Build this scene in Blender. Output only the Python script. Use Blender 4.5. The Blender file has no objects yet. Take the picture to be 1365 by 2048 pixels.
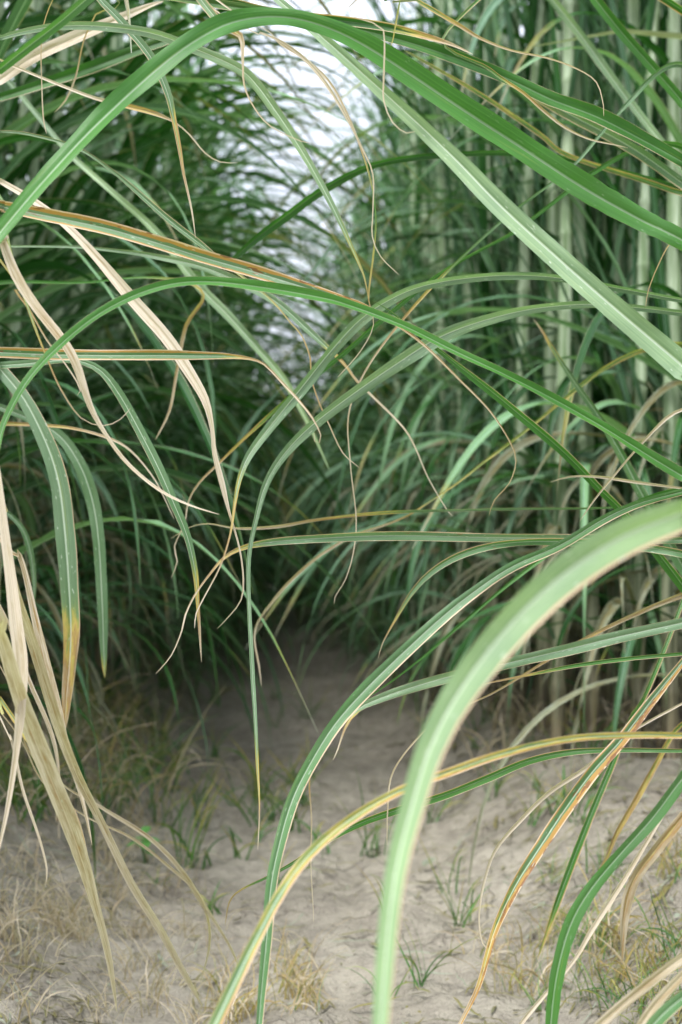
import bpy, math, random
import numpy as np
from mathutils import Vector, noise
random.seed(11)
C = bpy.context.scene.collection
R = math.radians

# ------------------------------------------------------------------ camera
F = 2844.0; CX, CY = 682.5, 1024.0
CAMP = Vector((0.0, 0.0, 0.70)); YAW = R(2.45)
FWD = Vector((math.sin(YAW), math.cos(YAW), 0)); RGT = Vector((math.cos(YAW), -math.sin(YAW), 0)); UP = Vector((0, 0, 1))
cam = bpy.data.cameras.new('camera'); co = bpy.data.objects.new('camera', cam); C.objects.link(co)
co.location = CAMP; co.rotation_euler = (R(90), 0, -YAW)
cam.sensor_fit = 'VERTICAL'; cam.sensor_height = 36; cam.sensor_width = 24; cam.lens = 50
cam.clip_start = 0.05; cam.clip_end = 400
cam.dof.use_dof = True; cam.dof.focus_distance = 1.5; cam.dof.aperture_fstop = 5.8
bpy.context.scene.camera = co

def at(px, py, d):
    return CAMP + FWD * d + RGT * ((px - CX) / F * d) + UP * ((CY - py) / F * d)

def ground_z(x, y):
    r = 0.0
    c = 0.02 * math.sin(y * 0.9)
    t = min(1.0, max(0.0, (abs(x - c - 0.03) - 0.22) / 0.5))
    r += 0.17 * t * t * (3 - 2 * t)
    v = Vector((x, y, 0))
    r += 0.018 * noise.noise(v * 2.3) + 0.012 * noise.noise(v * 7.0)
    return r

def on_ground(px, py):
    d0 = FWD + RGT * ((px - CX) / F) + UP * ((CY - py) / F)
    s = 0.5
    while s < 30:
        p = CAMP + d0 * s
        if p.z <= ground_z(p.x, p.y): return p
        s += 0.01
    return p

# ------------------------------------------------------------------ node helpers
def new_mat(name):
    m = bpy.data.materials.new(name); m.use_nodes = True
    nt = m.node_tree; nt.nodes.clear()
    return m, nt
class G:
    def __init__(s, nt): s.nt = nt
    def n(s, t, **kw):
        nd = s.nt.nodes.new(t)
        for k, v in kw.items(): setattr(nd, k, v)
        return nd
    def l(s, a, b): s.nt.links.new(a, b)
    def put(s, sock, v):
        if hasattr(v, 'is_output') or isinstance(v, bpy.types.NodeSocket): s.l(v, sock)
        else: sock.default_value = v
    def m(s, op, a, b=0.0, c=None, clamp=False):
        nd = s.n('ShaderNodeMath', operation=op, use_clamp=clamp)
        s.put(nd.inputs[0], a); s.put(nd.inputs[1], b)
        if c is not None: s.put(nd.inputs[2], c)
        return nd.outputs[0]
    def mix(s, f, a, b, bt='MIX'):
        nd = s.n('ShaderNodeMix', data_type='RGBA', blend_type=bt)
        s.put(nd.inputs['Factor'], f)
        s.put(nd.inputs[6], (*a, 1) if isinstance(a, tuple) else a)
        s.put(nd.inputs[7], (*b, 1) if isinstance(b, tuple) else b)
        return nd.outputs[2]
    def ss(s, x, lo, hi):
        nd = s.n('ShaderNodeMapRange', interpolation_type='SMOOTHSTEP')
        s.put(nd.inputs[0], x); s.put(nd.inputs[1], lo); s.put(nd.inputs[2], hi)
        return nd.outputs[0]
    def noise(s, vec, scale, detail=2.0, rough=0.5):
        nd = s.n('ShaderNodeTexNoise'); s.l(vec, nd.inputs['Vector'])
        nd.inputs['Scale'].default_value = scale; nd.inputs['Detail'].default_value = detail; nd.inputs['Roughness'].default_value = rough
        return nd.outputs['Fac']
    def attr(s, name):
        return s.n('ShaderNodeAttribute', attribute_name=name).outputs['Fac']

# ------------------------------------------------------------------ leaf material
# attributes on each blade: uv = (across, metres along), tone 0 dark green..1 pale glaucous, dry 0..1, edge 0..1
def leaf_material(name, variation=0.25, thin=0.34, deep=1.0):
    m, nt = new_mat(name); g = G(nt)
    uv = g.n('ShaderNodeUVMap', uv_map='blade').outputs[0]
    sep = g.n('ShaderNodeSeparateXYZ'); g.l(uv, sep.inputs[0]); u, v = sep.outputs[0], sep.outputs[1]
    rnd = g.n('ShaderNodeObjectInfo').outputs['Random']
    seed = g.attr('seed')
    off = g.m('ADD', g.m('MULTIPLY', rnd, 37.0), g.m('MULTIPLY', seed, 53.0))
    def vec(su, sv):
        c = g.n('ShaderNodeCombineXYZ'); g.l(g.m('MULTIPLY', u, su), c.inputs[0]); g.l(g.m('MULTIPLY', v, sv), c.inputs[1]); g.l(off, c.inputs[2])
        return c.outputs[0]
    a = g.m('ABSOLUTE', g.m('MULTIPLY', g.m('SUBTRACT', u, 0.5), 2.0))      # 0 midrib .. 1 edge
    tone = g.attr('tone'); dry = g.attr('dry'); edge = g.attr('edge')
    tone = g.m('ADD', tone, g.m('MULTIPLY', g.m('SUBTRACT', rnd, 0.5), variation), clamp=True)
    patch = g.noise(vec(0.8, 14.0), 1.0, 3.0)
    tone = g.m('ADD', tone, g.m('MULTIPLY', g.m('SUBTRACT', patch, 0.5), 0.35), clamp=True)
    cr = g.n('ShaderNodeValToRGB'); g.l(tone, cr.inputs[0]); e = cr.color_ramp.elements
    e[0].position = 0.0; e[0].color = (0.018, 0.080, 0.012, 1); e[1].position = 1.0; e[1].color = (0.27, 0.41, 0.20, 1)
    for p, c in ((0.28, (0.050, 0.178, 0.024, 1)), (0.55, (0.085, 0.175, 0.075, 1)), (0.78, (0.155, 0.250, 0.145, 1))):
        x = e.new(p); x.color = c
    col = cr.outputs[0]
    # parallel veins
    vein = g.noise(vec(30.0, 1.5), 1.0, 2.0)
    col = g.mix(g.m('MULTIPLY', g.ss(vein, 0.35, 0.7), 0.40), col, g.mix(1.0, col, (1.9, 1.6, 1.7), 'MULTIPLY'))
    # streaky yellowing
    st = g.noise(vec(5.0, 6.0), 1.0, 3.0, 0.6)
    col = g.mix(g.m('MULTIPLY', g.ss(st, 0.60, 0.78), 0.45), col, (0.22, 0.28, 0.06))
    # drying: green > ochre > brown > straw
    dn = g.noise(vec(3.0, 22.0), 1.0, 4.0, 0.65)
    dd = g.m('ADD', dry, g.m('MULTIPLY', g.m('ADD', g.m('MULTIPLY', g.m('SUBTRACT', dn, 0.5), 1.3), g.m('MULTIPLY', g.m('SUBTRACT', a, 0.5), 0.25)), g.ss(dry, 0.01, 0.30)), clamp=True)
    dr = g.n('ShaderNodeValToRGB'); g.l(dd, dr.inputs[0]); e = dr.color_ramp.elements
    e[0].position = 0.0; e[0].color = (0.16, 0.26, 0.04, 1); e[1].position = 1.0; e[1].color = (0.66, 0.57, 0.47, 1)
    for p, c in ((0.16, (0.30, 0.33, 0.06, 1)), (0.32, (0.52, 0.40, 0.11, 1)), (0.5, (0.36, 0.22, 0.085, 1)), (0.68, (0.42, 0.335, 0.215, 1)), (0.85, (0.56, 0.475, 0.355, 1))):
        x = e.new(p); x.color = c
    strawvar = g.mix(g.m('MULTIPLY', g.ss(g.noise(vec(26.0, 2.5), 1.0, 2.0), 0.45, 0.68), g.m('MULTIPLY', dd, 0.55)), dr.outputs[0], (0.36, 0.27, 0.16))
    col = g.mix(g.ss(dd, 0.04, 0.30), col, strawvar)
    # dead margins
    en = g.noise(vec(1.2, 9.0), 1.0, 4.0, 0.6)
    asy = g.m('MULTIPLY', g.m('SUBTRACT', g.m('FRACT', g.m('MULTIPLY', seed, 7.31)), 0.5), 1.3)
    edge = g.m('MULTIPLY', edge, g.m('ADD', 1.0, g.m('MULTIPLY', asy, g.m('MULTIPLY', g.m('SUBTRACT', u, 0.5), 2.0))))
    en = g.m('ADD', g.m('MULTIPLY', en, 0.7), g.m('MULTIPLY', g.noise(vec(8.0, 45.0), 1.0, 2.0), 0.35))
    thr = g.m('SUBTRACT', 1.03, g.m('MULTIPLY', edge, g.m('ADD', 0.12, g.m('MULTIPLY', en, 0.95))))
    em = g.ss(g.m('SUBTRACT', a, thr), 0.0, 0.06)
    em2 = g.ss(g.m('SUBTRACT', 1.0, a), 0.10, 0.22)
    ecol = g.mix(em2, (0.62, 0.47, 0.33), (0.40, 0.23, 0.055))
    em2 = em
    col = g.mix(g.m('MULTIPLY', em, g.ss(edge, 0.02, 0.1)), col, ecol)
    # rust blotches
    bn = g.noise(vec(4.0, 60.0), 1.0, 2.0, 0.5)
    bthr = g.m('SUBTRACT', 0.775, g.m('MULTIPLY', edge, 0.16))
    bl = g.ss(g.m('SUBTRACT', bn, bthr), 0.0, 0.03)
    col = g.mix(g.m('MULTIPLY', bl, 0.85), col, (0.20, 0.085, 0.03))
    # waxy flecks
    fl = g.noise(vec(11.0, 120.0), 1.0, 1.0, 0.5)
    col = g.mix(g.m('MULTIPLY', g.ss(fl, 0.69, 0.76), g.m('MULTIPLY', g.ss(tone, 0.15, 0.7), 0.6)), col, (0.60, 0.66, 0.58))
    # midrib
    rib = g.m('SUBTRACT', 1.0, g.ss(a, 0.045, 0.13))
    ribc = g.mix(g.ss(dd, 0.1, 0.5), (0.62, 0.72, 0.58), (0.70, 0.61, 0.49))
    col = g.mix(g.m('MULTIPLY', rib, g.m('ADD', 0.05, g.m('MULTIPLY', tone, 0.85))), col, ribc)
    if deep < 1: col = g.mix(1.0, col, (deep * 0.80, deep * 1.03, deep * 0.98), 'MULTIPLY')  # darkens the colour: painted thicket shade on field blades, own tone on litter
    bs = g.n('ShaderNodeBsdfPrincipled'); g.l(col, bs.inputs['Base Color'])
    rough = g.m('ADD', 0.34, g.m('MULTIPLY', vein, 0.22)); g.l(rough, bs.inputs['Roughness'])
    bs.inputs['Specular IOR Level'].default_value = 0.42 if deep == 1 else 0.26
    h = g.m('ADD', g.m('MULTIPLY', g.noise(vec(40.0, 1.0), 1.0, 1.0), 0.5), g.m('MULTIPLY', g.noise(vec(6.0, 30.0), 1.0, 2.0), 0.6))
    bp = g.n('ShaderNodeBump'); bp.inputs['Strength'].default_value = 0.35; bp.inputs['Distance'].default_value = 0.0015
    g.l(h, bp.inputs['Height']); g.l(bp.outputs[0], bs.inputs['Normal'])
    tr = g.n('ShaderNodeBsdfTranslucent'); g.l(g.mix(1.0, col, (0.95, 1.15, 0.5), 'MULTIPLY'), tr.inputs[0]); g.l(bp.outputs[0], tr.inputs['Normal'])
    mx = g.n('ShaderNodeMixShader'); mx.inputs[0].default_value = thin
    g.l(bs.outputs[0], mx.inputs[1]); g.l(tr.outputs[0], mx.inputs[2])
    o = g.n('ShaderNodeOutputMaterial'); g.l(mx.outputs[0], o.inputs[0])
    return m
M_LEAF = leaf_material('cane_blade', 0.10)
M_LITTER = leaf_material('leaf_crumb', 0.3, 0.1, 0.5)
M_LEAFB = leaf_material('cane_blade_varied_shaded', 0.8, 0.27, 0.64)  # field copy of the blade, thicket shade painted into its colour

def stalk_material():
    m, nt = new_mat('cane_rind'); g = G(nt)
    tc = g.n('ShaderNodeTexCoord').outputs['Object']
    sep = g.n('ShaderNodeSeparateXYZ'); g.l(tc, sep.inputs[0])
    rnd = g.n('ShaderNodeObjectInfo').outputs['Random']
    mp = g.n('ShaderNodeMapping'); g.l(tc, mp.inputs[0]); mp.inputs['Scale'].default_value = (1, 1, 0.06)
    addv = g.n('ShaderNodeVectorMath', operation='ADD'); g.l(mp.outputs[0], addv.inputs[0])
    cmb = g.n('ShaderNodeCombineXYZ'); g.l(g.m('MULTIPLY', rnd, 20.0), cmb.inputs[0]); g.l(cmb.outputs[0], addv.inputs[1])
    nz = g.noise(addv.outputs[0], 90.0, 3.0)
    n2 = g.noise(tc, 4.0, 3.0)
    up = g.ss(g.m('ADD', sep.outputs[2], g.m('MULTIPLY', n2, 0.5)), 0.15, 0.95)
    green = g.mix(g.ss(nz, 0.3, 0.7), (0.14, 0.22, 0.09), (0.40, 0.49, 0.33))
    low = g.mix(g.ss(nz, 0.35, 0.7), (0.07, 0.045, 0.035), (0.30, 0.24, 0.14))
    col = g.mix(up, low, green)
    bs = g.n('ShaderNodeBsdfPrincipled'); g.l(col, bs.inputs['Base Color']); bs.inputs['Roughness'].default_value = 0.5
    bp = g.n('ShaderNodeBump'); bp.inputs['Strength'].default_value = 0.4; bp.inputs['Distance'].default_value = 0.002
    g.l(nz, bp.inputs['Height']); g.l(bp.outputs[0], bs.inputs['Normal'])
    o = g.n('ShaderNodeOutputMaterial'); g.l(bs.outputs[0], o.inputs[0])
    return m
M_STALK = stalk_material()

def soil_material():
    m, nt = new_mat('soil'); g = G(nt)
    tc = g.n('ShaderNodeTexCoord').outputs['Object']
    n1 = g.noise(tc, 2.2, 4.0, 0.6); n2 = g.noise(tc, 28.0, 5.0, 0.62); n3 = g.noise(tc, 160.0, 4.0, 0.6)
    mp = g.n('ShaderNodeMapping'); g.l(tc, mp.inputs[0]); mp.inputs['Scale'].default_value = (1.0, 0.55, 1.0); mp.inputs['Rotation'].default_value = (0, 0, 0.5)
    n4 = g.noise(mp.outputs[0], 55.0, 3.0, 0.7)
    col = g.mix(g.ss(n1, 0.3, 0.7), (0.250, 0.226, 0.178), (0.355, 0.328, 0.265))
    col = g.mix(g.m('MULTIPLY', g.ss(n2, 0.42, 0.66), 0.7), col, (0.20, 0.178, 0.145))
    col = g.mix(g.m('MULTIPLY', g.ss(n4, 0.62, 0.70), 0.6), col, (0.07, 0.055, 0.042))
    col = g.mix(g.m('MULTIPLY', g.ss(n3, 0.5, 0.75), 0.35), col, (0.42, 0.375, 0.315))
    vo = g.n('ShaderNodeTexVoronoi', feature='DISTANCE_TO_EDGE'); vo.inputs['Scale'].default_value = 16.0
    wr = g.n('ShaderNodeVectorMath', operation='ADD'); g.l(tc, wr.inputs[0])
    ns = g.n('ShaderNodeTexNoise'); ns.inputs['Scale'].default_value = 14.0; g.l(tc, ns.inputs['Vector'])
    sc = g.n('ShaderNodeVectorMath', operation='SCALE'); g.l(ns.outputs['Color'], sc.inputs[0]); sc.inputs['Scale'].default_value = 0.09
    g.l(sc.outputs[0], wr.inputs[1]); g.l(wr.outputs[0], vo.inputs['Vector'])
    crack = g.m('MULTIPLY', g.m('SUBTRACT', 1.0, g.ss(vo.outputs['Distance'], 0.0, 0.045)), g.ss(g.noise(tc, 5.0, 2.0), 0.5, 0.62))
    col = g.mix(g.m('MULTIPLY', crack, 0.35), col, (0.09, 0.07, 0.052))
    bs = g.n('ShaderNodeBsdfPrincipled'); g.l(col, bs.inputs['Base Color']); bs.inputs['Roughness'].default_value = 0.9
    bs.inputs['Specular IOR Level'].default_value = 0.2
    h = g.m('ADD', g.m('MULTIPLY', n2, 1.0), g.m('ADD', g.m('MULTIPLY', n3, 0.45), g.m('MULTIPLY', crack, -0.2)))
    bp = g.n('ShaderNodeBump'); bp.inputs['Strength'].default_value = 1.0; bp.inputs['Distance'].default_value = 0.018
    g.l(h, bp.inputs['Height']); g.l(bp.outputs[0], bs.inputs['Normal'])
    o = g.n('ShaderNodeOutputMaterial'); g.l(bs.outputs[0], o.inputs[0])
    return m
M_SOIL = soil_material()

# ------------------------------------------------------------------ blade mesh builder
US = (0.0, 0.2, 0.43, 0.5, 0.57, 0.8, 1.0)
class Blades:
    """collects one or more blades into ONE mesh"""
    def __init__(s): s.v = []; s.f = []; s.uv = []; s.tone = []; s.dry = []; s.edge = []; s.seed = []
    def add(s, P, S, N, W, tone, dry, edge, fold=0.35, us=US, seed=None, ripple=0.0):
        seed = random.random() if seed is None else seed
        base = len(s.v); L = 0.0; k = len(us)
        for i, p in enumerate(P):
            if i: L += (P[i] - P[i - 1]).length
            w = W[i]
            for j, u in enumerate(us):
                a = (u - 0.5) * 2
                h = abs(a) ** 0.8 * fold * w * 0.5
                rp = ripple * w * (abs(a) ** 2) * noise.noise(Vector((L * 16, a * 1.7, seed * 40)))
                if abs(a) < 0.05 and k > 3: h -= 0.03 * w
                s.v.append(p + S[i] * (a * w * 0.5) + N[i] * (h + rp))
                s.uv.append((u, L)); s.tone.append(tone[i]); s.dry.append(dry[i]); s.edge.append(edge); s.seed.append(seed)
            if i:
                r0 = base + (i - 1) * k; r1 = base + i * k
                for j in range(k - 1): s.f.append((r0 + j, r0 + j + 1, r1 + j + 1, r1 + j))
    def mesh(s, name, mat):
        me = bpy.data.meshes.new(name)
        me.from_pydata([tuple(q) for q in s.v], [], s.f)
        me.polygons.foreach_set('use_smooth', [True] * len(me.polygons))
        uvl = me.uv_layers.new(name='blade')
        li = np.empty(len(me.loops), np.int32); me.loops.foreach_get('vertex_index', li)
        uvl.data.foreach_set('uv', np.array(s.uv, np.float32)[li].ravel())
        for nm in ('tone', 'dry', 'edge', 'seed'):
            at_ = me.attributes.new(nm, 'FLOAT', 'POINT'); at_.data.foreach_set('value', np.array(getattr(s, nm), np.float32))
        me.materials.append(mat)
        return me

def link(name, me, parent=None):
    o = bpy.data.objects.new(name, me); C.objects.link(o)
    if parent is not None: o.parent = parent
    return o
def tag(o, label=None, cat=None, group=None, kind=None):
    if label: o['label'] = label
    if cat: o['category'] = cat
    if group: o['group'] = group
    if kind: o['kind'] = kind
    return o
def empty(name, loc, rz=0.0):
    o = bpy.data.objects.new(name, None); C.objects.link(o); o.location = loc; o.rotation_euler = (0, 0, rz); o.empty_display_size = 0.1
    return o

def catmull(pts, step):
    """pts: list of tuples (vector..., extras) as numpy rows; returns resampled rows"""
    A = np.array(pts, float); out = []
    n = len(A)
    P = np.vstack([2 * A[0] - A[1], A, 2 * A[-1] - A[-2]])
    for i in range(1, n):
        p0, p1, p2, p3 = P[i - 1], P[i], P[i + 1], P[i + 2]
        d = np.linalg.norm(p2[:3] - p1[:3]); k = max(1, int(math.ceil(d / step)))
        for j in range(k):
            t = j / k
            out.append(0.5 * ((2 * p1) + (-p0 + p2) * t + (2 * p0 - 5 * p1 + 4 * p2 - p3) * t * t + (-p0 + 3 * p1 - 3 * p2 + p3) * t ** 3))
    out.append(A[-1])
    return np.array(out)

def frames(P, roll, face=None):
    """side/normal per point; face: callable giving direction the blade faces"""
    S, N = [], []
    n = len(P)
    for i in range(n):
        T = (P[min(i + 1, n - 1)] - P[max(i - 1, 0)])
        if T.length < 1e-9: T = Vector((0, 0, 1))
        T.normalize()
        V = face(P[i])
        s = T.cross(V)
        if s.length < 1e-3: s = T.cross(Vector((0.3, 0.2, 1)))
        s.normalize()
        if S and s.dot(S[-1]) < 0 and face is not VIEW: s = -s
        nn = s.cross(T).normalized()
        r = roll[i]
        S.append(s * math.cos(r) + nn * math.sin(r)); N.append(nn * math.cos(r) - s * math.sin(r))
    return S, N
def VIEW(p): return (CAMP - p).normalized()

# ------------------------------------------------------------------ stalks
def stalk_mesh(h, r, lean=(0.0, 0.0), nodes=14, seed=0, start=0.0):
    rr = random.Random(seed); rings = []
    zs = []; z = start
    seg = (h - start) / nodes
    for i in range(nodes + 1):
        z = start + i * seg
        for dz, k in ((-0.012, 1.0), (-0.004, 1.10), (0.004, 1.14), (0.010, 0.98)):
            zs.append((z + dz, k))
        zs.append((z + seg * 0.5, 0.96))
    v = []; f = []; K = 12
    for (z, k) in zs:
        t = max(0, z) / h
        rad = r * (1.12 - 0.55 * t ** 2) * k * (1.0 if t < 0.86 else max(0.12, 1 - ((t - 0.86) / 0.14) ** 1.3 * 0.88))
        cx = lean[0] * t * t + 0.006 * math.sin(z * 3 + seed); cy = lean[1] * t * t + 0.006 * math.cos(z * 2.3 + seed)
        for j in range(K):
            a = 2 * math.pi * j / K
            v.append((cx + rad * math.cos(a), cy + rad * math.sin(a), z))
    for i in range(len(zs) - 1):
        for j in range(K):
            f.append((i * K + j, i * K + (j + 1) % K, (i + 1) * K + (j + 1) % K, (i + 1) * K + j))
    f.append(tuple(range((len(zs) - 1) * K, len(zs) * K)))
    me = bpy.data.meshes.new('stalk'); me.from_pydata(v, [], f)
    me.polygons.foreach_set('use_smooth', [True] * len(me.polygons)); me.materials.append(M_STALK)
    return me

# ------------------------------------------------------------------ traced near blades
def clamp01(x): return max(0.0, min(1.0, x))
def hero_blade(pts, side, tone=0.5, dry=None, edge=0.2, roll=0.25, fold=0.35, stalk=None, ripple=0.25, seed=None):
    """pts base->tip: (px, py, depth, width_px). returns Blades plus attach point"""
    rows = []
    for (px, py, d, w) in pts:
        p = at(px, py, d)
        k = 0.86 if d < 0.9 else (0.55 + 0.27 * clamp01((w - 5) / 13))
        rows.append([p.x, p.y, p.z, w * k / F * d])
    p0 = Vector(rows[0][:3]); p1 = Vector(rows[1][:3]); t = (p0 - p1).normalized()
    w0 = rows[0][3]
    att = stalk if stalk is not None else None
    ext = []
    if att is not None:
        dist = math.hypot(att[0] - p0.x, att[1] - p0.y)
        slope = max(-1.2, min(1.4, t.z / max(0.15, math.hypot(t.x, t.y))))
        if side in 'TU':
            zt = p0.z + 0.16; mid = Vector((p0.x * 0.6 + att[0] * 0.4, p0.y * 0.6 + att[1] * 0.4, zt)); za = p0.z - 0.05
        else:
            mid = Vector((p0.x * 0.5 + att[0] * 0.5, p0.y * 0.5 + att[1] * 0.5, p0.z + slope * dist * 0.42)); za = mid.z - 0.16 - 0.1 * dist
            if slope < 0: za = p0.z + slope * dist * 1.0 - 0.05
        za = max(0.12, za)
        ext = [[att[0], att[1], za, max(w0, 0.012)], [mid.x, mid.y, mid.z, max(w0 * 1.05, 0.008)]]
    rows = ext + rows
    A = catmull(rows, 0.012)
    P = [Vector(a[:3]) for a in A]; n = len(P)
    L = [0.0]
    for i in range(1, n): L.append(L[-1] + (P[i] - P[i - 1]).length)
    tl = [l / L[-1] for l in L]
    sd = random.random() * 50
    P = [p + Vector((noise.noise(Vector((l * 6, sd, 5))), noise.noise(Vector((l * 6, sd, 6))), noise.noise(Vector((l * 6, sd, 7))))) * 0.004 for p, l in zip(P, L)]
    rl = [roll + 0.5 * noise.noise(Vector((l * 3.5, sd, 0))) for l in L]
    S, N = frames(P, rl, VIEW)
    W = []
    for i in range(n):
        w = max(0.0009, A[i][3]) / max(0.55, math.cos(rl[i]))
        w *= 1 + 0.10 * noise.noise(Vector((L[i] * 9, sd, 3))) - 0.25 * max(0, noise.noise(Vector((L[i] * 70, sd, 4))) - 0.35)
        W.append(w)
    W[-1] *= 0.3
    if dry is None: dry = [(0, 0), (0.8, 0), (1, 0.5)]
    # dry given against in-frame fraction
    e = 0.0
    if ext:
        k0 = min(range(n), key=lambda i: (P[i] - p0).length); e = tl[k0]
    def dv(t):
        t = (t - e) / (1 - e)
        if t <= dry[0][0]: return dry[0][1]
        for (a, b), (c, d) in zip(dry, dry[1:]):
            if t <= c: return b + (d - b) * (t - a) / max(1e-6, c - a)
        return dry[-1][1]
    b = Blades()
    b.add(P, S, N, W, [clamp01(tone + 0.12 * noise.noise(Vector((l * 4, sd, 9)))) for l in L], [dv(t) for t in tl], edge, fold, seed=seed, ripple=ripple)
    return b, (ext[0][:3] if ext else None)

G0 = [(0, 0), (0.85, 0), (1, 0.6)]
DRY = [(0, 0.95), (1, 1.0)]
STRAW = [(0, 0.85), (0.5, 0.8), (1, 0.95)]
TIP = lambda a, m=0.45: [(0, 0), (a, 0.02), (min(0.98, a + 0.12), m), (1, 1.0)]
# (label, side, style dict, [list of blades])
H = []
def hero(label, side, *blades): H.append((label, side, blades))
def b(pts, d, tone=0.5, dry=None, edge=0.15, roll=0.2, fold=0.35, part=None, ripple=0.25, seed=None):
    """pts (px,py,w) or (px,py,w,depth offset)"""
    if not isinstance(d, tuple): d = (d, d)
    n = len(pts); q = []
    for i, p in enumerate(pts):
        dd = d[0] + (d[1] - d[0]) * i / (n - 1)
        q.append((p[0], p[1], dd, p[2]))
    return dict(pts=q, tone=tone, dry=dry, edge=edge, roll=roll, fold=fold, part=part, ripple=ripple, seed=seed)

hero('sugarcane plant whose broad bright green leaf arches over the top of the path', 'R',
  b([(1400,498,46),(1280,437,52),(1150,367,58),(1000,268,62),(850,166,60),(720,86,55),(640,50,47),(570,34,42),(500,38,44),(430,62,48),(330,127,50),(200,243,48),(100,348,42),(0,465,34),(-60,545,28)], (1.5,1.2), 0.22, [(0,0),(1,0.02)], 0.08, -0.35, 0.3))
hero('sugarcane plant with a pale green diagonal leaf just below the bright arching one', 'R',
  b([(1400,765,62),(1365,735,62),(1230,612,60),(1120,517,56),(1000,412,50),(900,312,44),(780,200,36),(682,112,28),(610,50,20),(545,-8,16),(490,-60,8)], (1.35,1.5), 0.85, [(0,0),(1,0.05)], 0.06, 0.15, 0.25))
hero('sugarcane plant with a dark green leaf running parallel above the bright arch', 'R',
  b([(1400,345,26),(1365,325,27),(1300,288,30),(1200,234,33),(1100,196,33),(1000,152,32),(850,98,30),(720,62,28),(640,42,28),(500,18,22),(380,2,18),(250,-14,10)], (1.7,1.6), 0.12, [(0,0),(1,0.1)], 0.15, -0.4))
hero('sugarcane plant with a yellow brown leaf tip beside the top of the arch', 'U',
  b([(380,-20,14),(470,5,18),(560,27,20),(682,43,22),(780,58,20),(860,78,15),(905,92,9),(945,110,3)], 1.62, 0.15, TIP(0.72), 0.45, 0.3))
hero('sugarcane plant with a thin tan-edged blade trailing right from the top edge', 'U',
  b([(800,-30,9),(830,0,10),(870,25,12),(920,55,11),(960,80,9),(1020,105,7),(1090,120,6),(1150,140,5),(1190,165,4),(1205,210,3),(1206,230,2)], 1.5, 0.6, [(0,0.1),(0.25,0.3),(0.5,0.85),(1,1)], 0.6, 0.2, 0.6))
hero('sugarcane plant with a dark blurred leaf crossing the upper right corner steeply', 'R',
  b([(1420,275,24),(1365,205,25),(1310,140,26),(1250,70,26),(1190,-5,24),(1150,-60,18)], 1.95, 0.2, [(0,0),(1,0)], 0.1, 0.1))
hero('sugarcane plant with a grey green blurred leaf steeply crossing the right stalks', 'R',
  b([(1400,400,18),(1300,255,19),(1230,160,21),(1160,70,22),(1100,-5,20),(1060,-60,14)], 2.3, 0.85, [(0,0),(1,0)], 0.1, 0.1))
hero('sugarcane plant with a grey green leaf tucked just below the dark upper right blade', 'R',
  b([(1420,405,26),(1365,368,26),(1257,290,27),(1117,212,24),(1020,160,18),(930,118,8),(890,100,3)], 1.9, 0.6, [(0,0),(1,0.2)], 0.2, 0.2),
  b([(1420,420,15),(1330,375,14),(1142,310,13),(1082,267,13),(982,202,12),(857,127,8),(810,100,3)], 1.95, 0.4, [(0,0),(0.4,0.2),(1,0.2)], 0.6, 0.3))
hero('sugarcane plant whose curled tan tip ends in a point near the pale right stalks', 'U',
  b([(900,60,8),(980,140,9),(1045,185,9),(1085,220,9),(1130,255,8),(1180,280,6),(1230,293,4),(1255,300,2)], 1.65, 0.3, [(0,0),(0.35,0.1),(0.55,0.5),(0.7,0.95),(1,1)], 0.5, 0.2, 0.6))
hero('sugarcane plant with a dark bowed leaf, pale along its upper edge, at upper right', 'R',
  b([(1420,392,13),(1365,375,14),(1240,341,14),(1130,318,14),(1000,306,14),(850,309,15),(760,326,17),(690,354,19),(620,395,20),(550,448,20),(480,508,14),(440,545,5)], 2.0, 0.12, [(0,0),(1,0)], 0.1, 0.5))
hero('sugarcane plant with a pale leaf from upper left hanging to a fine point', 'L',
  b([(-40,95,14),(0,78,14),(60,61,16),(120,51,18),(200,50,20),(300,64,22),(380,92,23),(470,130,24),(510,162,25),(560,232,24),(610,312,20),(660,400,16),(700,480,11),(732,555,6),(740,600,2)], (1.45,1.5), 0.82, [(0,0),(0.8,0),(1,0.4)], 0.12, 0.15, 0.3))
hero('sugarcane plant with a straight green blade slanting up through the upper left corner', 'L',
  b([(-50,180,22),(0,140,24),(60,92,25),(120,44,25),(175,-5,23),(230,-50,16)], 1.25, 0.45, [(0,0),(1,0)], 0.05, -0.2))
hero('sugarcane plant with a wide dry pinkish leaf slanting behind the upper left blades', 'L',
  b([(-60,205,18),(0,160,24),(60,117,29),(140,80,30),(230,42,24),(300,12,13),(330,2,4)], 1.85, 0.5, DRY, 0.1, 0.3))
hero('sugarcane plant with a dark green leaf sweeping under the dry pinkish one', 'L',
  b([(-50,208,18),(0,195,20),(100,160,25),(210,125,28),(290,97,26),(380,66,20),(450,40,8)], 2.0, 0.12, [(0,0),(1,0.1)], 0.15, 0.3))
hero('sugarcane plant whose leaf drops from the top edge and turns mustard before its dry tip', 'T',
  b([(160,-60,14),(195,-5,17),(240,42,19),(300,112,20),(335,182,18),(350,240,14),(362,300,12),(370,350,9),(385,420,6),(392,472,2)], 1.5, 0.6, [(0,0),(0.5,0.03),(0.65,0.35),(0.8,0.6),(0.9,0.9),(1,1)], 0.25, 0.25))
hero('sugarcane plant with two hair thin pale threads hanging in the upper left', 'T',
  b([(140,-40,4),(108,0,4),(88,50,4),(82,100,4),(85,180,4),(90,240,5),(97,270,2)], 1.5, 0.8, [(0,0.1),(0.5,0.6),(1,1)], 0.0, 0.1, 0.5),
  b([(215,-30,5),(190,25,5),(165,80,5),(150,150,6),(130,200,6),(108,226,2)], 1.75, 0.8, [(0,0.1),(0.5,0.5),(1,0.9)], 0.0, 0.1, 0.5))
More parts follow.
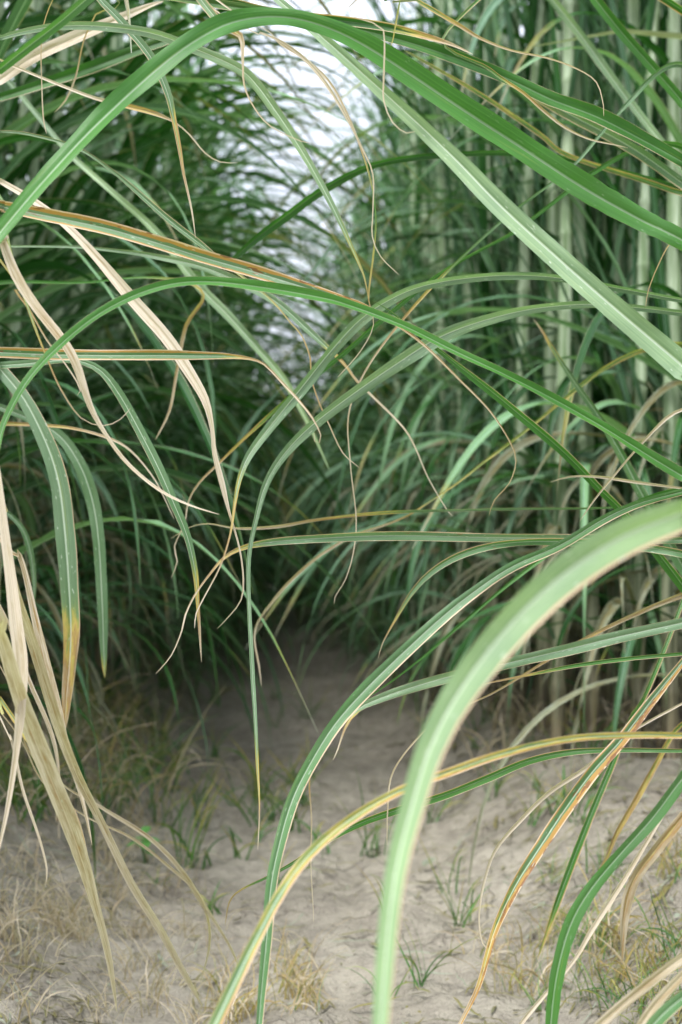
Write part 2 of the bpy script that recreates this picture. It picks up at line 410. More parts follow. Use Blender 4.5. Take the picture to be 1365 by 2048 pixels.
hero('sugarcane plant with a dry brown blade that swells orange then thins to a wavy thread', 'L',
  b([(-40,105,8),(20,128,8),(115,170,9),(190,200,10),(255,216,14),(310,230,13),(350,246,6),(380,270,5),(410,305,5),(440,323,4),(475,325,2)], 1.65, 0.3, [(0,1),(0.45,0.95),(0.55,0.45),(0.65,0.5),(0.8,0.9),(1,1)], 0.1, 0.2, 0.5))
hero('sugarcane plant with a narrow leaf behind the orange-edged one trailing into a thread', 'L',
  b([(-40,262,7),(0,263,8),(60,268,9),(150,295,9),(220,342,10),(280,392,14),(340,442,16),(400,487,15),(440,520,10),(470,542,8),(540,597,6),(582,644,5),(603,668,5),(620,712,6),(622,752,5),(640,807,5),(660,852,5),(685,905,4),(718,935,2)], 1.6, 0.65, [(0,0),(0.4,0),(0.6,0.2),(0.8,0.5),(1,0.9)], 0.3, 0.3, 0.5))
hero('sugarcane plant with a grey leaf slanting down behind the centre in soft blur', 'L',
  b([(160,330,14),(300,452,18),(395,570,21),(450,627,22),(510,692,20),(570,760,18),(620,850,12),(660,940,4)], 2.2, 0.85, [(0,0),(1,0.1)], 0.1, 0.1))
hero('sugarcane plant with a long grey leaf whose orange and dry tip hangs right of centre', 'L',
  b([(-40,497,6),(20,495,7),(150,495,9),(250,505,11),(300,512,14),(400,532,18),(475,562,20),(550,603,20),(610,655,18),(682,722,10),(712,762,8),(757,807,7),(807,857,6),(832,897,5),(857,952,4),(897,1022,3),(906,1032,1)], 1.8, 0.8, [(0,0),(0.62,0),(0.68,0.4),(0.76,0.85),(1,1)], 0.1, 0.25))
hero('sugarcane plant with a wide grey green leaf edged in burnt orange on both sides', 'L',
  b([(-50,405,24),(0,414,27),(60,426,31),(200,456,34),(300,483,34),(400,512,34),(500,541,32),(600,573,27),(682,598,20),(730,612,14),(790,645,9),(850,690,8),(920,760,7),(980,820,6),(1020,880,5),(1033,920,5),(1020,965,4),(990,1000,4),(979,1032,2)], (1.35,1.5), 0.60, [(0,0),(0.52,0),(0.60,0.35),(0.68,0.85),(1,1)], 0.85, 0.25, 0.45))
hero('sugarcane plant with a long pinkish dry leaf sagging to a curled tip', 'L',
  b([(-50,335,13),(0,367,15),(60,402,17),(130,452,19),(190,512,22),(260,597,30),(330,677,31),(370,735,29),(410,802,20),(425,860,12),(430,910,13),(445,970,15),(460,1030,9),(480,1100,6),(487,1160,6),(482,1200,5),(460,1230,4),(433,1258,2)], 1.5, 0.5, [(0,1),(0.55,1),(0.85,0.9),(1,1)], 0.0, 0.2, 0.25))
hero('sugarcane plant whose narrow green leaf makes a low arc across the whole width', 'R',
  b([(1420,985,30),(1365,950,29),(1300,911,27),(1200,851,23),(1100,796,21),(1000,746,20),(900,700,20),(800,651,20),(700,612,21),(640,595,24),(520,575,25),(420,565,22),(340,570,21),(260,595,21),(180,641,20),(100,711,19),(50,772,17),(12,845,15),(0,900,12),(-8,960,8)], (1.45,1.25), 0.30, [(0,0),(0.9,0),(1,0.1)], 0.12, -0.5, 0.5))
hero('sugarcane plant with a level green leaf, pink margins and a hooked dry tip', 'L',
  b([(-50,703,24),(0,705,26),(120,708,27),(250,710,25),(370,712,22),(450,712,16),(500,716,9),(530,727,7),(560,757,8),(600,802,8),(625,837,6),(640,872,4),(637,888,3),(627,885,3),(626,870,2)], 1.42, 0.55, [(0,0),(0.58,0),(0.66,0.35),(0.74,0.9),(1,1)], 0.70, 0.3, 0.4))
hero('sugarcane plant with a grey green leaf bending down to a brown tip', 'L',
  b([(-40,733,16),(0,732,17),(60,729,18),(130,722,17),(170,727,17),(205,745,19),(240,790,22),(280,862,24),(320,942,24),(350,1012,22),(375,1072,18),(392,1140,15),(398,1200,11),(402,1262,8),(404,1324,2)], 1.55, 0.62, [(0,0),(0.72,0),(0.85,0.3),(0.92,0.6),(1,0.9)], 0.12, 0.25, 0.3))
hero('sugarcane plant with a broad bluish hanging leaf, white midrib and mustard tip', 'L',
  b([(-40,690,26),(0,738,30),(50,800,36),(90,882,42),(115,962,46),(128,1050,48),(138,1150,46),(142,1250,40),(138,1330,32),(132,1400,22),(130,1455,8)], 1.75, 0.72, [(0,0),(0.55,0),(0.7,0.1),(0.8,0.4),(1,0.6)], 0.15, 0.1, 0.25))
hero('sugarcane plant with a narrower bluish hanging leaf just right of the broad white-ribbed one', 'L',
  b([(-40,800,16),(60,838,22),(120,872,27),(160,930,30),(185,1000,31),(198,1080,30),(205,1200,26),(208,1300,18),(210,1355,6)], 1.95, 0.66, [(0,0),(0.9,0),(1,0.3)], 0.05, 0.1, 0.25),
  b([(-40,990,10),(0,1015,12),(40,1052,14),(60,1100,15),(70,1170,12),(66,1235,4)], 2.0, 0.6, [(0,0),(1,0.1)], 0.05, 0.1))
hero('sugarcane plant with a twisted straw leaf falling across two green ones at left', 'L',
  b([(-30,420,18),(0,478,21),(30,552,24),(70,612,25),(120,672,23),(150,722,20),(180,812,16),(220,882,13),(260,932,12),(320,980,9),(380,1010,6),(440,1030,2)], 1.33, 0.5, STRAW, 0.0, 0.5, 0.5))
hero('sugarcane plant with two pale green threads curling at the left, one hooking upward', 'L',
  b([(-10,380,9),(10,450,9),(25,510,9),(45,575,10),(65,640,8),(90,710,6),(120,780,6),(160,838,4),(205,855,4),(240,842,3),(260,820,2)], 1.36, 0.85, [(0,0.05),(0.5,0.3),(1,0.9)], 0.0, 0.2, 0.4),
  b([(0,520,8),(30,580,8),(60,622,7),(95,685,6),(130,732,5),(153,768,5),(160,787,4),(153,797,2)], 1.38, 0.85, [(0,0.2),(0.5,0.6),(1,1)], 0.0, 0.2, 0.4))
hero('sugarcane plant with an orange to tan ribbon level at left below the arc', 'L',
  b([(-40,845,12),(0,848,12),(80,850,10),(150,858,9),(220,880,8),(260,905,6),(300,950,5),(322,985,4),(350,1040,2)], 1.8, 0.4, [(0,0.3),(0.4,0.5),(0.7,0.9),(1,1)], 0.2, 0.3, 0.4))
hero('sugarcane plant with a thin green blade slanting down left to a brown curling tip', 'R',
  b([(1000,480,10),(880,550,12),(760,640,13),(682,707,13),(575,797,12),(500,867,10),(440,927,8),(400,967,7),(378,1004,6),(368,1050,5),(347,1095,5),(352,1125,5),(340,1158,3)], 1.8, 0.25, [(0,0),(0.5,0),(0.7,0.35),(0.85,0.9),(1,1)], 0.1, 0.5, 0.4))
hero('sugarcane plant with a slim pale arching leaf that ends in a wavy thread', 'R',
  b([(1420,605,14),(1365,600,14),(1250,577,16),(1140,556,18),(1050,550,18),(950,556,20),(850,572,22),(780,600,24),(720,642,26),(660,706,28),(600,780,28),(540,855,24),(500,912,19),(480,962,14),(470,1012,10),(460,1070,7),(440,1130,6),(410,1185,5),(390,1225,4),(387,1255,2)], (1.65,1.45), 0.72, [(0,0),(0.75,0),(0.85,0.4),(0.95,0.9),(1,1)], 0.06, 0.3, 0.4))
hero('sugarcane plant with the sharp centre leaf that arches over and hangs straight down the middle', 'R',
  b([(1420,632,15),(1365,626,16),(1280,615,16),(1180,606,18),(1080,615,20),(980,640,26),(880,676,34),(790,730,36),(700,790,31),(620,850,26),(570,902,22),(535,962,18),(515,1040,14),(500,1120,13),(496,1220,12),(500,1340,12),(508,1440,11),(516,1540,9),(522,1620,5),(519,1702,2)], (1.65,1.45), 0.76, [(0,0),(0.86,0),(0.95,0.4),(1,1)], 0.06, 0.3, 0.35))
hero('sugarcane plant whose orange edged leaf breaks into a dangling dry curl at top', 'T',
  b([(360,-60,20),(400,-5,21),(440,45,20),(478,70,15),(482,120,8),(485,170,6),(505,215,5),(540,255,4),(600,285,3),(620,290,2)], 1.42, 0.85, [(0,0.0),(0.3,0.1),(0.42,0.8),(1,1)], 0.45, 0.2, 0.3))
hero('sugarcane plant with a tan S shaped ribbon hanging in front of the bright sky gap', 'T',
  b([(470,40,4),(525,60,6),(570,80,9),(620,120,12),(660,172,11),(700,242,8),(730,300,6),(750,350,5),(748,420,4),(745,470,4),(760,510,3),(795,547,1.5)], 1.5, 0.5, [(0,0.8),(0.2,0.95),(1,1)], 0.0, 0.3, 0.5),
  b([(480,30,4),(560,90,6),(640,150,8),(690,225,8),(735,330,6),(752,420,5),(747,500,6),(740,560,6),(738,600,4),(748,650,3),(722,702,3),(675,755,2)], 1.53, 0.4, [(0,0.9),(0.4,0.7),(0.55,0.1),(0.75,0.3),(0.9,1),(1,1)], 0.0, 0.3, 0.5))
hero('sugarcane plant with one small looped tendril over the pale diagonal leaf', 'U',
  b([(740,-30,5),(768,60,5),(770,145,6),(770,200,5),(788,245,4),(815,266,3),(832,263,1.5)], 1.32, 0.5, [(0,0.3),(0.3,0.8),(1,1)], 0.0, 0.2, 0.5),
  b([(815,-30,6),(803,0,7),(795,40,6),(788,80,4),(782,102,2)], 1.4, 0.3, [(0,0),(1,0.3)], 0.0, 0.2, 0.5))
hero('sugarcane plant with a hair like dry strand bending over and hanging to a hook', 'R',
  b([(1150,330,9),(1020,430,9),(900,540,9),(800,650,8),(730,745,6),(698,830,5),(702,930,4),(712,1040,4),(705,1110,4),(690,1160,3),(670,1195,2),(668,1210,1)], 1.7, 0.5, [(0,0),(0.3,0.1),(0.5,0.7),(1,1)], 0.0, 0.2, 0.5))
hero('sugarcane plant with a bright narrow leaf slanting down right from centre to the right edge', 'R',
  b([(1420,1250,22),(1365,1170,22),(1260,1038,20),(1200,978,19),(1130,910,20),(1050,840,20),(980,778,18),(900,715,14),(830,662,9),(780,622,5),(745,600,2)], (1.7,1.55), 0.25, [(0,0),(0.9,0),(1,0.1)], 0.2, 0.4, 0.45))
hero('sugarcane plant with a soft leaf whose brownish tip points up beside the stalks', 'R',
  b([(1440,1240,26),(1365,1130,26),(1280,982,25),(1240,902,22),(1200,832,18),(1150,762,15),(1110,702,11),(1085,660,8),(1068,638,3)], 2.0, 0.5, [(0,0),(0.8,0),(0.9,0.2),(1,0.8)], 0.1, 0.2))
hero('sugarcane plant with a level white-ribbed leaf crossing mid height and a dry tail drooping left', 'R',
  b([(1420,1082,18),(1365,1081,18),(1300,1080,19),(1180,1077,21),(1050,1075,22),(900,1073,22),(750,1071,22),(640,1076,20),(550,1085,18),(490,1097,14),(450,1117,10),(420,1150,7),(390,1190,6),(370,1230,6),(362,1262,5),(340,1310,4),(308,1347,2)], (1.65,1.5), 0.62, [(0,0),(0.7,0),(0.8,0.4),(0.86,0.7),(1,1)], 0.30, 0.3, 0.35))
hero('sugarcane plant with a thin level strand turning orange then tan just above the white-ribbed leaf', 'R',
  b([(1400,1000,6),(1200,1012,7),(1000,1018,8),(880,1021,8),(750,1026,9),(640,1036,9),(560,1050,9),(480,1056,7),(420,1048,5),(380,1056,3),(340,1080,1.5)], 1.75, 0.45, [(0,0),(0.5,0),(0.66,0.35),(0.8,0.8),(1,1)], 0.2, 0.4, 0.4))
hero('sugarcane plant with a reddish rimmed leaf hooking down above the soil', 'R',
  b([(1420,1120,18),(1300,1096,19),(1200,1086,19),(1100,1082,18),(1000,1090,17),(920,1112,17),(860,1147,15),(820,1190,12),(790,1242,8),(765,1290,4),(757,1320,2)], 1.55, 0.55, [(0,0),(0.75,0),(0.9,0.3),(1,0.9)], 0.38, 0.35, 0.35))
hero('sugarcane plant with a rust spotted leaf sweeping down left to the bottom edge', 'R',
  b([(1420,975,15),(1365,990,17),(1270,1012,19),(1200,1040,21),(1120,1085,22),(1030,1127,24),(950,1182,25),(880,1238,29),(800,1312,34),(730,1382,36),(670,1452,32),(620,1532,31),(585,1602,31),(560,1682,29),(540,1772,27),(530,1882,25),(522,1982,20),(518,2060,16),(514,2120,8)], (1.5,1.25), 0.50, [(0,0),(1,0.05)], 0.22, 0.25, 0.35))
hero('sugarcane plant with a silvery ribbed leaf behind the huge blurred blade', 'R',
  b([(1420,1235,26),(1365,1245,27),(1250,1270,29),(1130,1300,30),(1000,1330,28),(900,1353,27),(820,1376,25),(760,1397,22),(710,1422,15),(685,1460,8),(672,1500,5),(663,1522,2)], (1.45,1.38), 0.80, [(0,0),(0.85,0),(0.95,0.7),(1,1)], 0.15, 0.15, 0.35))
hero('sugarcane plant with the huge blurred pale green leaf curving down closest to the viewer', 'R',
  b([(1480,985,62),(1365,1032,72),(1250,1075,82),(1140,1140,88),(1050,1215,88),(970,1305,84),(905,1400,78),(857,1500,70),(825,1610,60),(800,1710,52),(785,1800,47),(773,1920,43),(764,2040,38),(758,2150,32)], (0.80,0.72), 0.93, [(0,0),(1,0.02)], 0.22, 0.2, 0.35, ripple=0.12, seed=0.137))
hero('sugarcane plant with a yellow leaf edged in pink curving to the bottom edge', 'R',
  b([(1420,1474,15),(1365,1470,16),(1250,1472,18),(1130,1480,18),(1000,1506,18),(900,1541,20),(800,1582,22),(700,1643,24),(620,1712,25),(560,1792,26),(510,1882,28),(465,1972,31),(420,2065,33),(390,2130,28)], (1.25,0.95), 0.7, [(0,0.30),(0.3,0.27),(0.6,0.24),(0.85,0.16),(1,0.08)], 0.55, 0.2, 0.3, seed=0.137))
hero('sugarcane plant with a dark green leaf below the yellow one, brown tip hooked', 'R',
  b([(1420,1503,9),(1365,1500,11),(1250,1495,13),(1150,1500,16),(1060,1522,18),(980,1556,18),(900,1587,18),(820,1612,20),(740,1642,18),(660,1682,16),(600,1720,12),(540,1750,9),(480,1776,6),(455,1802,5),(448,1850,3)], (1.5,1.7), 0.32, [(0,0),(0.85,0),(0.93,0.45),(1,0.7)], 0.36, 0.35, 0.35))
hero('sugarcane plant with a needle thin olive leaf below the silvery ribbed one', 'R',
  b([(1420,1300,10),(1365,1305,11),(1270,1315,12),(1150,1330,12),(1050,1348,8),(980,1361,5),(955,1370,2)], 1.5, 0.3, [(0,0),(0.6,0.05),(0.8,0.35),(1,0.7)], 0.3, 0.4))
hero('sugarcane plant with a half dead leaf, tan right margin and blotched orange tip', 'R',
  b([(1420,1250,12),(1365,1322,16),(1300,1402,23),(1240,1478,28),(1180,1542,31),(1120,1622,33),(1070,1702,31),(1030,1772,27),(995,1852,20),(980,1902,17),(960,1972,14),(925,2042,11),(900,2090,7)], (1.5,1.4), 0.58, [(0,0.05),(0.6,0.03),(0.72,0.3),(0.85,0.42),(0.95,0.75),(1,1)], 1.0, 0.2, 0.3, seed=0.137))
hero('sugarcane plant with a dry bow shaped strand beside the half dead leaf', 'R',
  b([(1420,1380,8),(1330,1420,8),(1240,1475,9),(1170,1535,11),(1100,1582,12),(1040,1642,11),(990,1702,10),(965,1772,8),(957,1832,6),(965,1882,5),(988,1905,2)], 1.55, 0.5, DRY, 0.0, 0.4, 0.5))
hero('sugarcane plant with a plain strong green leaf curving down at lower right', 'R',
  b([(1420,1500,26),(1365,1562,30),(1307,1637,31),(1232,1717,30),(1182,1777,34),(1147,1837,37),(1127,1897,37),(1112,1967,34),(1102,2047,29),(1096,2120,20)], 1.28, 0.42, [(0,0),(1,0.03)], 0.06, 0.3, 0.35))
hero('sugarcane plant with a red-edged green leaf left of the strong green one', 'R',
  b([(1330,1300,12),(1260,1440,14),(1222,1537,16),(1182,1637,18),(1147,1727,19),(1117,1807,17),(1097,1862,12),(1077,1918,3)], 1.85, 0.3, [(0,0),(0.8,0),(1,0.4)], 0.42, 0.3, 0.4))
hero('sugarcane plant with an olive brown leaf leaning onto the bank at lower right', 'R',
  b([(1420,1380,12),(1350,1460,13),(1307,1537,15),(1272,1602,16),(1237,1662,14),(1215,1712,11),(1192,1752,4)], 1.9, 0.2, [(0,0.2),(0.5,0.4),(1,0.55)], 0.2, 0.3, 0.4),
  b([(1420,1570,20),(1365,1632,23),(1310,1702,25),(1270,1762,27),(1252,1832,24),(1245,1925,8)], 1.75, 0.3, [(0,0.55),(0.5,0.62),(1,0.7)], 0.1, 0.3, 0.4, part='straw'))
hero('sugarcane plant with a pale dry ribbon crossing behind the strong green leaf', 'R',
  b([(1430,1480,9),(1365,1560,10),(1300,1670,12),(1240,1772,14),(1190,1852,13),(1150,1920,10),(1090,1990,11),(1040,2050,12),(1000,2110,6)], 1.42, 0.5, DRY, 0.0, 0.4, 0.4))
hero('sugarcane plant with wide straw blades filling the bottom right corner', 'R',
  b([(1440,1870,18),(1365,1915,22),(1300,1962,25),(1240,2012,25),(1190,2062,24),(1150,2110,16)], 1.15, 0.5, STRAW, 0.0, 0.3, 0.4),
  b([(1440,1890,16),(1365,1950,20),(1310,2005,22),(1270,2062,22),(1240,2120,14)], 1.12, 0.5, STRAW, 0.0, 0.4, 0.4),
  b([(1450,1940,26),(1365,2000,32),(1310,2050,34),(1270,2110,28)], 1.1, 0.6, [(0,0),(1,0.1)], 0.2, 0.3, 0.4))
hero('sugarcane plant with two crossing dry twigs of leaf reaching in from the right edge', 'R',
  b([(1420,800,8),(1365,815,9),(1330,835,10),(1280,890,8),(1230,950,7),(1190,1000,6),(1160,1045,3)], 1.6, 0.5, [(0,0.8),(1,0.9)], 0.0, 0.3, 0.6),
  b([(1430,990,5),(1365,976,7),(1280,965,9),(1200,955,8),(1140,955,6),(1100,966,2)], 1.62, 0.5, [(0,0.8),(1,0.9)], 0.0, 0.3, 0.6),
  b([(1410,430,5),(1345,480,5),(1315,530,4),(1295,580,3),(1290,612,1.5)], 1.6, 0.3, [(0,0.4),(1,0.6)], 0.0, 0.3, 0.6))
hero('sugarcane plant with a pink dry leaf hanging flat along the left edge', 'L',
  b([(-110,760,10),(-50,810,11),(-14,880,12),(0,960,16),(12,1060,21),(25,1150,25),(36,1250,30),(44,1330,32),(40,1420,26),(30,1500,17),(15,1600,13),(0,1680,9),(-15,1750,5)], 1.28, 0.5, [(0,1),(1,1)], 0.0, 0.2, 0.3))
hero('sugarcane plant with the broadest golden straw leaf sloping through the lower left to a point', 'L',
  b([(-40,1190,20),(0,1275,30),(30,1372,36),(60,1462,41),(100,1562,43),(140,1652,42),(175,1742,32),(200,1832,20),(220,1922,16),(235,2018,4)], (1.2,1.5), 0.5, [(0,0.9),(0.5,0.78),(1,0.95)], 0.0, 0.15, 0.3))
hero('sugarcane plant with a jointed straw leaf sloping right onto the soil beneath the golden one', 'L',
  b([(-20,960,10),(5,1040,13),(30,1180,20),(65,1292,25),(110,1432,26),(150,1540,21),(200,1640,19),(260,1762,19),(320,1862,19),(370,1952,16),(405,2012,4)], (1.3,1.75), 0.5, [(0,0.8),(0.4,0.75),(0.7,0.9),(1,0.95)], 0.0, 0.25, 0.4))
hero('sugarcane plant with a loose bundle of yellowing straw leaves at the left edge', 'L',
  b([(-10,1060,12),(40,1110,14),(72,1252,20),(110,1402,22),(135,1500,16),(165,1600,12),(185,1690,4)], 1.6, 0.5, [(0,0.7),(0.5,0.78),(1,0.9)], 0.0, 0.3, 0.4),
  b([(-30,1330,9),(0,1392,11),(60,1482,13),(110,1562,12),(150,1622,11),(172,1700,8),(180,1780,3)], 1.45, 0.6, [(0,0.15),(0.5,0.3),(1,0.8)], 0.0, 0.3, 0.4),
  b([(-20,1400,6),(20,1480,8),(45,1580,9),(80,1680,8),(95,1740,6),(92,1775,2)], 1.6, 0.5, DRY, 0.0, 0.3, 0.5),
  b([(-20,1180,8),(20,1260,10),(60,1360,12),(105,1470,12),(118,1560,8),(112,1640,3)], 1.7, 0.5, [(0,0.7),(1,0.9)], 0.0, 0.3, 0.5))
hero('sugarcane plant with two slim dry leaves bowing side by side over the lower left soil', 'L',
  b([(-20,1300,5),(60,1500,6),(130,1572,7),(200,1612,9),(290,1672,12),(360,1742,13),(410,1812,12),(455,1882,9),(477,1930,3)], (1.5,1.9), 0.5, [(0,0.7),(1,0.95)], 0.0, 0.3, 0.4),
  b([(-20,1400,5),(80,1560,6),(170,1632,6),(260,1676,8),(330,1726,9),(390,1778,9),(415,1832,9),(418,1890,7),(400,1968,2)], (1.55,1.9), 0.5, [(0,0.7),(1,0.9)], 0.0, 0.3, 0.4))
hero('sugarcane plant with a grey brown limp strand over the dark end of the path', 'R',
  b([(900,980,6),(800,1040,7),(720,1068,8),(682,1085,8),(625,1120,9),(575,1165,9),(540,1210,8),(515,1250,7),(510,1285,6),(520,1335,6),(526,1376,2)], 2.0, 0.4, [(0,0.2),(0.3,0.7),(1,0.95)], 0.0, 0.4, 0.5))
hero('sugarcane plant with two straight hanging threads that end over the pale lower soil', 'R',
  b([(760,1380,5),(680,1440,5),(632,1500,5),(620,1560,5),(625,1640,5),(622,1740,4),(625,1848,2)], 1.75, 0.3, [(0,0),(0.4,0.3),(0.6,0.8),(1,1)], 0.0, 0.3, 0.5),
  b([(960,1400,6),(900,1425,7),(857,1460,7),(810,1515,6),(785,1560,6),(778,1620,5),(775,1690,2)], 1.6, 0.4, [(0,0.6),(1,0.95)], 0.0, 0.3, 0.5))
hero('sugarcane plant with a dull tan leaf dangling behind the level green leaf at left', 'L',
  b([(200,560,7),(350,560,9),(405,590,10),(372,650,12),(355,740,10),(340,820,8),(310,878,4)], 1.95, 0.3, [(0,0),(0.3,0.2),(0.6,0.6),(1,0.8)], 0.1, 0.3, 0.5))

right_used, left_used = [], []
NEAR = []
for i, (label, side, blades) in enumerate(H):
    p0 = at(*blades[0]['pts'][0][:3])
    d0 = blades[0]['pts'][0][2]
    sgn = -1 if side in 'LT' else 1
    used = left_used if sgn < 0 else right_used
    yb = max(0.35, d0 + (0.25 if side in 'LR' else 0.1))
    best = None
    for k in range(60):
        yy = yb + random.uniform(-0.35, 0.35); edge_x = (0.283 if sgn > 0 else 0.197) * yy + 0.10
        xx = sgn * (max(0.66 if sgn > 0 else 0.56, edge_x) + random.uniform(0, 0.28))
        dm = min([math.hypot(xx - a, yy - c) for a, c in used] or [9])
        if best is None or dm > best[0]: best = (dm, xx, yy)
        if dm > 0.085: break
    _, sx, sy = best; used.append((sx, sy))
    gz = ground_z(sx, sy) - 0.02
    root = empty('sugarcane_plant', (sx, sy, gz))
    tag(root, label, 'sugarcane plant', 'sugarcane plants leaning in over the near path')
    top = 0.5
    for bd in blades:
        bb, att = hero_blade(bd['pts'], side, bd['tone'], bd['dry'], bd['edge'], bd['roll'], bd['fold'], stalk=(sx, sy), ripple=bd['ripple'], seed=bd['seed'])
        top = max(top, att[2] - gz)
        off = Vector((sx, sy, gz)); bb.v = [q - off for q in bb.v]
        link('leaf', bb.mesh('leaf', M_LEAF), root)
    hh = max(top + 0.5, random.uniform(1.7, 2.3))
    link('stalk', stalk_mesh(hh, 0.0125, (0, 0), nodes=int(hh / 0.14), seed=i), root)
    NEAR.append((root, hh, sgn))

# ------------------------------------------------------------------ field plants
def arc_blade(length, width, a0, a1, twist, tone, dry, edge, n=22, curl=0.0, seed=0, us=US, fold=0.3):
    """blade from origin in the +X / Z plane: a0 start elevation, a1 end elevation"""
    rr = random.Random(seed); P = [Vector((0, 0, 0))]; side = 0.0; hx = 0.0
    for i in range(n):
        t = (i + 0.5) / n
        s = t * t * (3 - 2 * t)
        el = a0 + (a1 - a0) * (0.65 * s + 0.35 * t ** 1.6) + 0.10 * math.sin(t * 9 + seed)
        hx += twist / n * t * 2
        d = Vector((math.cos(el) * math.cos(hx), math.cos(el) * math.sin(hx), math.sin(el)))
        P.append(P[-1] + d * (length / n))
    rl = [0.3 * math.sin(seed + 5 * i / n) + curl * (i / n) for i in range(n + 1)]
    S, N = frames(P, rl, lambda p: Vector((-0.25, 0.12, 1)))
    W = []
    for i in range(n + 1):
        t = i / n
        w = width * min(1, 0.55 + t * 3.0) * (1 - max(0, (t - 0.35) / 0.65) ** 1.7)
        W.append(max(0.0010, w))
    dv = [clamp01(dry[0] + (dry[1] - dry[0]) * max(0, (i / n - dry[2]) / (1 - dry[2] + 1e-6))) for i in range(n + 1)]
    b_ = Blades(); b_.add(P, S, N, W, [tone] * (n + 1), dv, edge, fold, us, seed=rr.random(), ripple=0.2)
    return b_
US5 = (0.0, 0.42, 0.5, 0.58, 1.0)
GREEN, DEAD, LOW = [], [], []
for k in range(14):
    b_ = arc_blade(random.uniform(0.9, 1.45), random.uniform(0.026, 0.044), R(random.uniform(55, 82)), R(random.uniform(-75, 5)),
                   random.uniform(-0.6, 0.6), random.choice([0.0, 0.1, 0.15, 0.25, 0.35, 0.6, 0.85]), (0, random.choice([0.1, 0.6, 0.9]), random.uniform(0.6, 0.85)), random.uniform(0, 0.3), seed=k, us=US5)
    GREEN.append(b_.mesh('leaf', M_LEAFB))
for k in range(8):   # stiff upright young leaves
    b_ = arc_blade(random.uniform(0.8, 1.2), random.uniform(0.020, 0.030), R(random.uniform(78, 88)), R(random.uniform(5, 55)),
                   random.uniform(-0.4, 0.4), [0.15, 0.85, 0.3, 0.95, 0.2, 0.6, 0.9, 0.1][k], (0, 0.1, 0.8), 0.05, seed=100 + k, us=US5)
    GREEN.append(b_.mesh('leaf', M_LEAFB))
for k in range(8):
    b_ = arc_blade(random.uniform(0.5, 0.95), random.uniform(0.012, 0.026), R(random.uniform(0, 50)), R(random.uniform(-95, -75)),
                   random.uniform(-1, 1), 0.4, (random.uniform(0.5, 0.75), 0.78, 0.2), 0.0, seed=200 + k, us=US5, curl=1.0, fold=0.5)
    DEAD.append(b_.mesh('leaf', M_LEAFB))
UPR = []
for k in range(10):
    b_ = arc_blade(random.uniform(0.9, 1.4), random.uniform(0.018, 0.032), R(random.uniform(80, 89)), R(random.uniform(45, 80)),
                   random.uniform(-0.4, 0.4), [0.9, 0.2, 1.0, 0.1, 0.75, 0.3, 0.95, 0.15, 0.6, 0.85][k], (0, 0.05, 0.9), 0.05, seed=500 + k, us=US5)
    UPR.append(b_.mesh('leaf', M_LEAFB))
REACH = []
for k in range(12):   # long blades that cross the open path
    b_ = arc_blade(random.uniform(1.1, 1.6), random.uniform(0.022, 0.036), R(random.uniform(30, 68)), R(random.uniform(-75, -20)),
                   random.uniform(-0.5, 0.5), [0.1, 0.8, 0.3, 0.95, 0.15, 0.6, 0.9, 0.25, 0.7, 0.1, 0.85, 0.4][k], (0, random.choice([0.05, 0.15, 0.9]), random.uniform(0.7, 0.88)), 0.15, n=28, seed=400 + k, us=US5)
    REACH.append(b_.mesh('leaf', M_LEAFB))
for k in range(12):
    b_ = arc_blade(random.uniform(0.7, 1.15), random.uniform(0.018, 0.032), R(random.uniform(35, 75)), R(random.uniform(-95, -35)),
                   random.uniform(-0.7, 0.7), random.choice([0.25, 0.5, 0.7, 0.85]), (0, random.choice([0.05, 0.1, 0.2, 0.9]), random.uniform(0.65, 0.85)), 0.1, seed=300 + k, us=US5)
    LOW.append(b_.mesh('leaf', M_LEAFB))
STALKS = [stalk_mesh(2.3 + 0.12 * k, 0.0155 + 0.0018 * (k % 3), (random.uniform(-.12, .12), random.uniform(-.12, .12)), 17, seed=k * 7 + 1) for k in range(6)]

for root, hh, sgn in NEAR:      # crowns of the near canes, above and beside the frame
    for k in range(5):
        o = link('leaf', random.choice(UPR), root); o.location = (0, 0, hh * (0.62 + 0.075 * k)); o.rotation_euler = (0, 0, random.uniform(-1.1, 1.1) + (0 if sgn > 0 else math.pi)); s_ = random.uniform(0.6, 0.9); o.scale = (s_,) * 3

def proto_plant(loc, rz, toward, n_green, n_dead, n_low, n_reach=0):
    """plant with its parts; toward = azimuth that low leaves prefer (the open path)"""
    root = empty('sugarcane_plant', loc, rz)
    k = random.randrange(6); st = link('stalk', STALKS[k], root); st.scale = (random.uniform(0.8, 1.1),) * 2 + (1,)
    H_ = 2.3 + 0.12 * k
    def leaf(me, z, az, s):
        o = link('leaf', me, root); o.location = (0, 0, z); o.rotation_euler = (0, 0, az); o.scale = (s, s, s)
    for i in range(n_green):
        t = i / max(1, n_green - 1)
        z = 0.75 + (H_ - 0.8) * t ** 0.8 + random.uniform(-.05, .05)
        fam = GREEN[:14] if t < 0.7 else GREEN[14:]
        if toward > 3 and random.random() < (0.9 if n_low < 3 else 0.55): fam = UPR; z = random.uniform(0.2, H_ - 0.5)
        leaf(random.choice(fam), z, (i % 2) * math.pi + random.uniform(-0.9, 0.9) + toward * 0.0, random.uniform(0.8, 1.15))
    for i in range(n_dead):
        leaf(random.choice(DEAD), random.uniform(0.12, 0.75), random.uniform(0, 6.28), random.uniform(0.7, 1.1))
    for i in range(n_low):
        leaf(random.choice(LOW), random.uniform(0.03, 0.85), toward - rz + random.uniform(-1.5, 1.5), random.uniform(0.7, 1.1))
    for i in range(n_reach):
        leaf(random.choice(REACH), random.uniform(0.35, 1.5), toward - rz + random.uniform(-1.2, 1.2), random.uniform(0.65, 1.05))
    return root
kids = {}
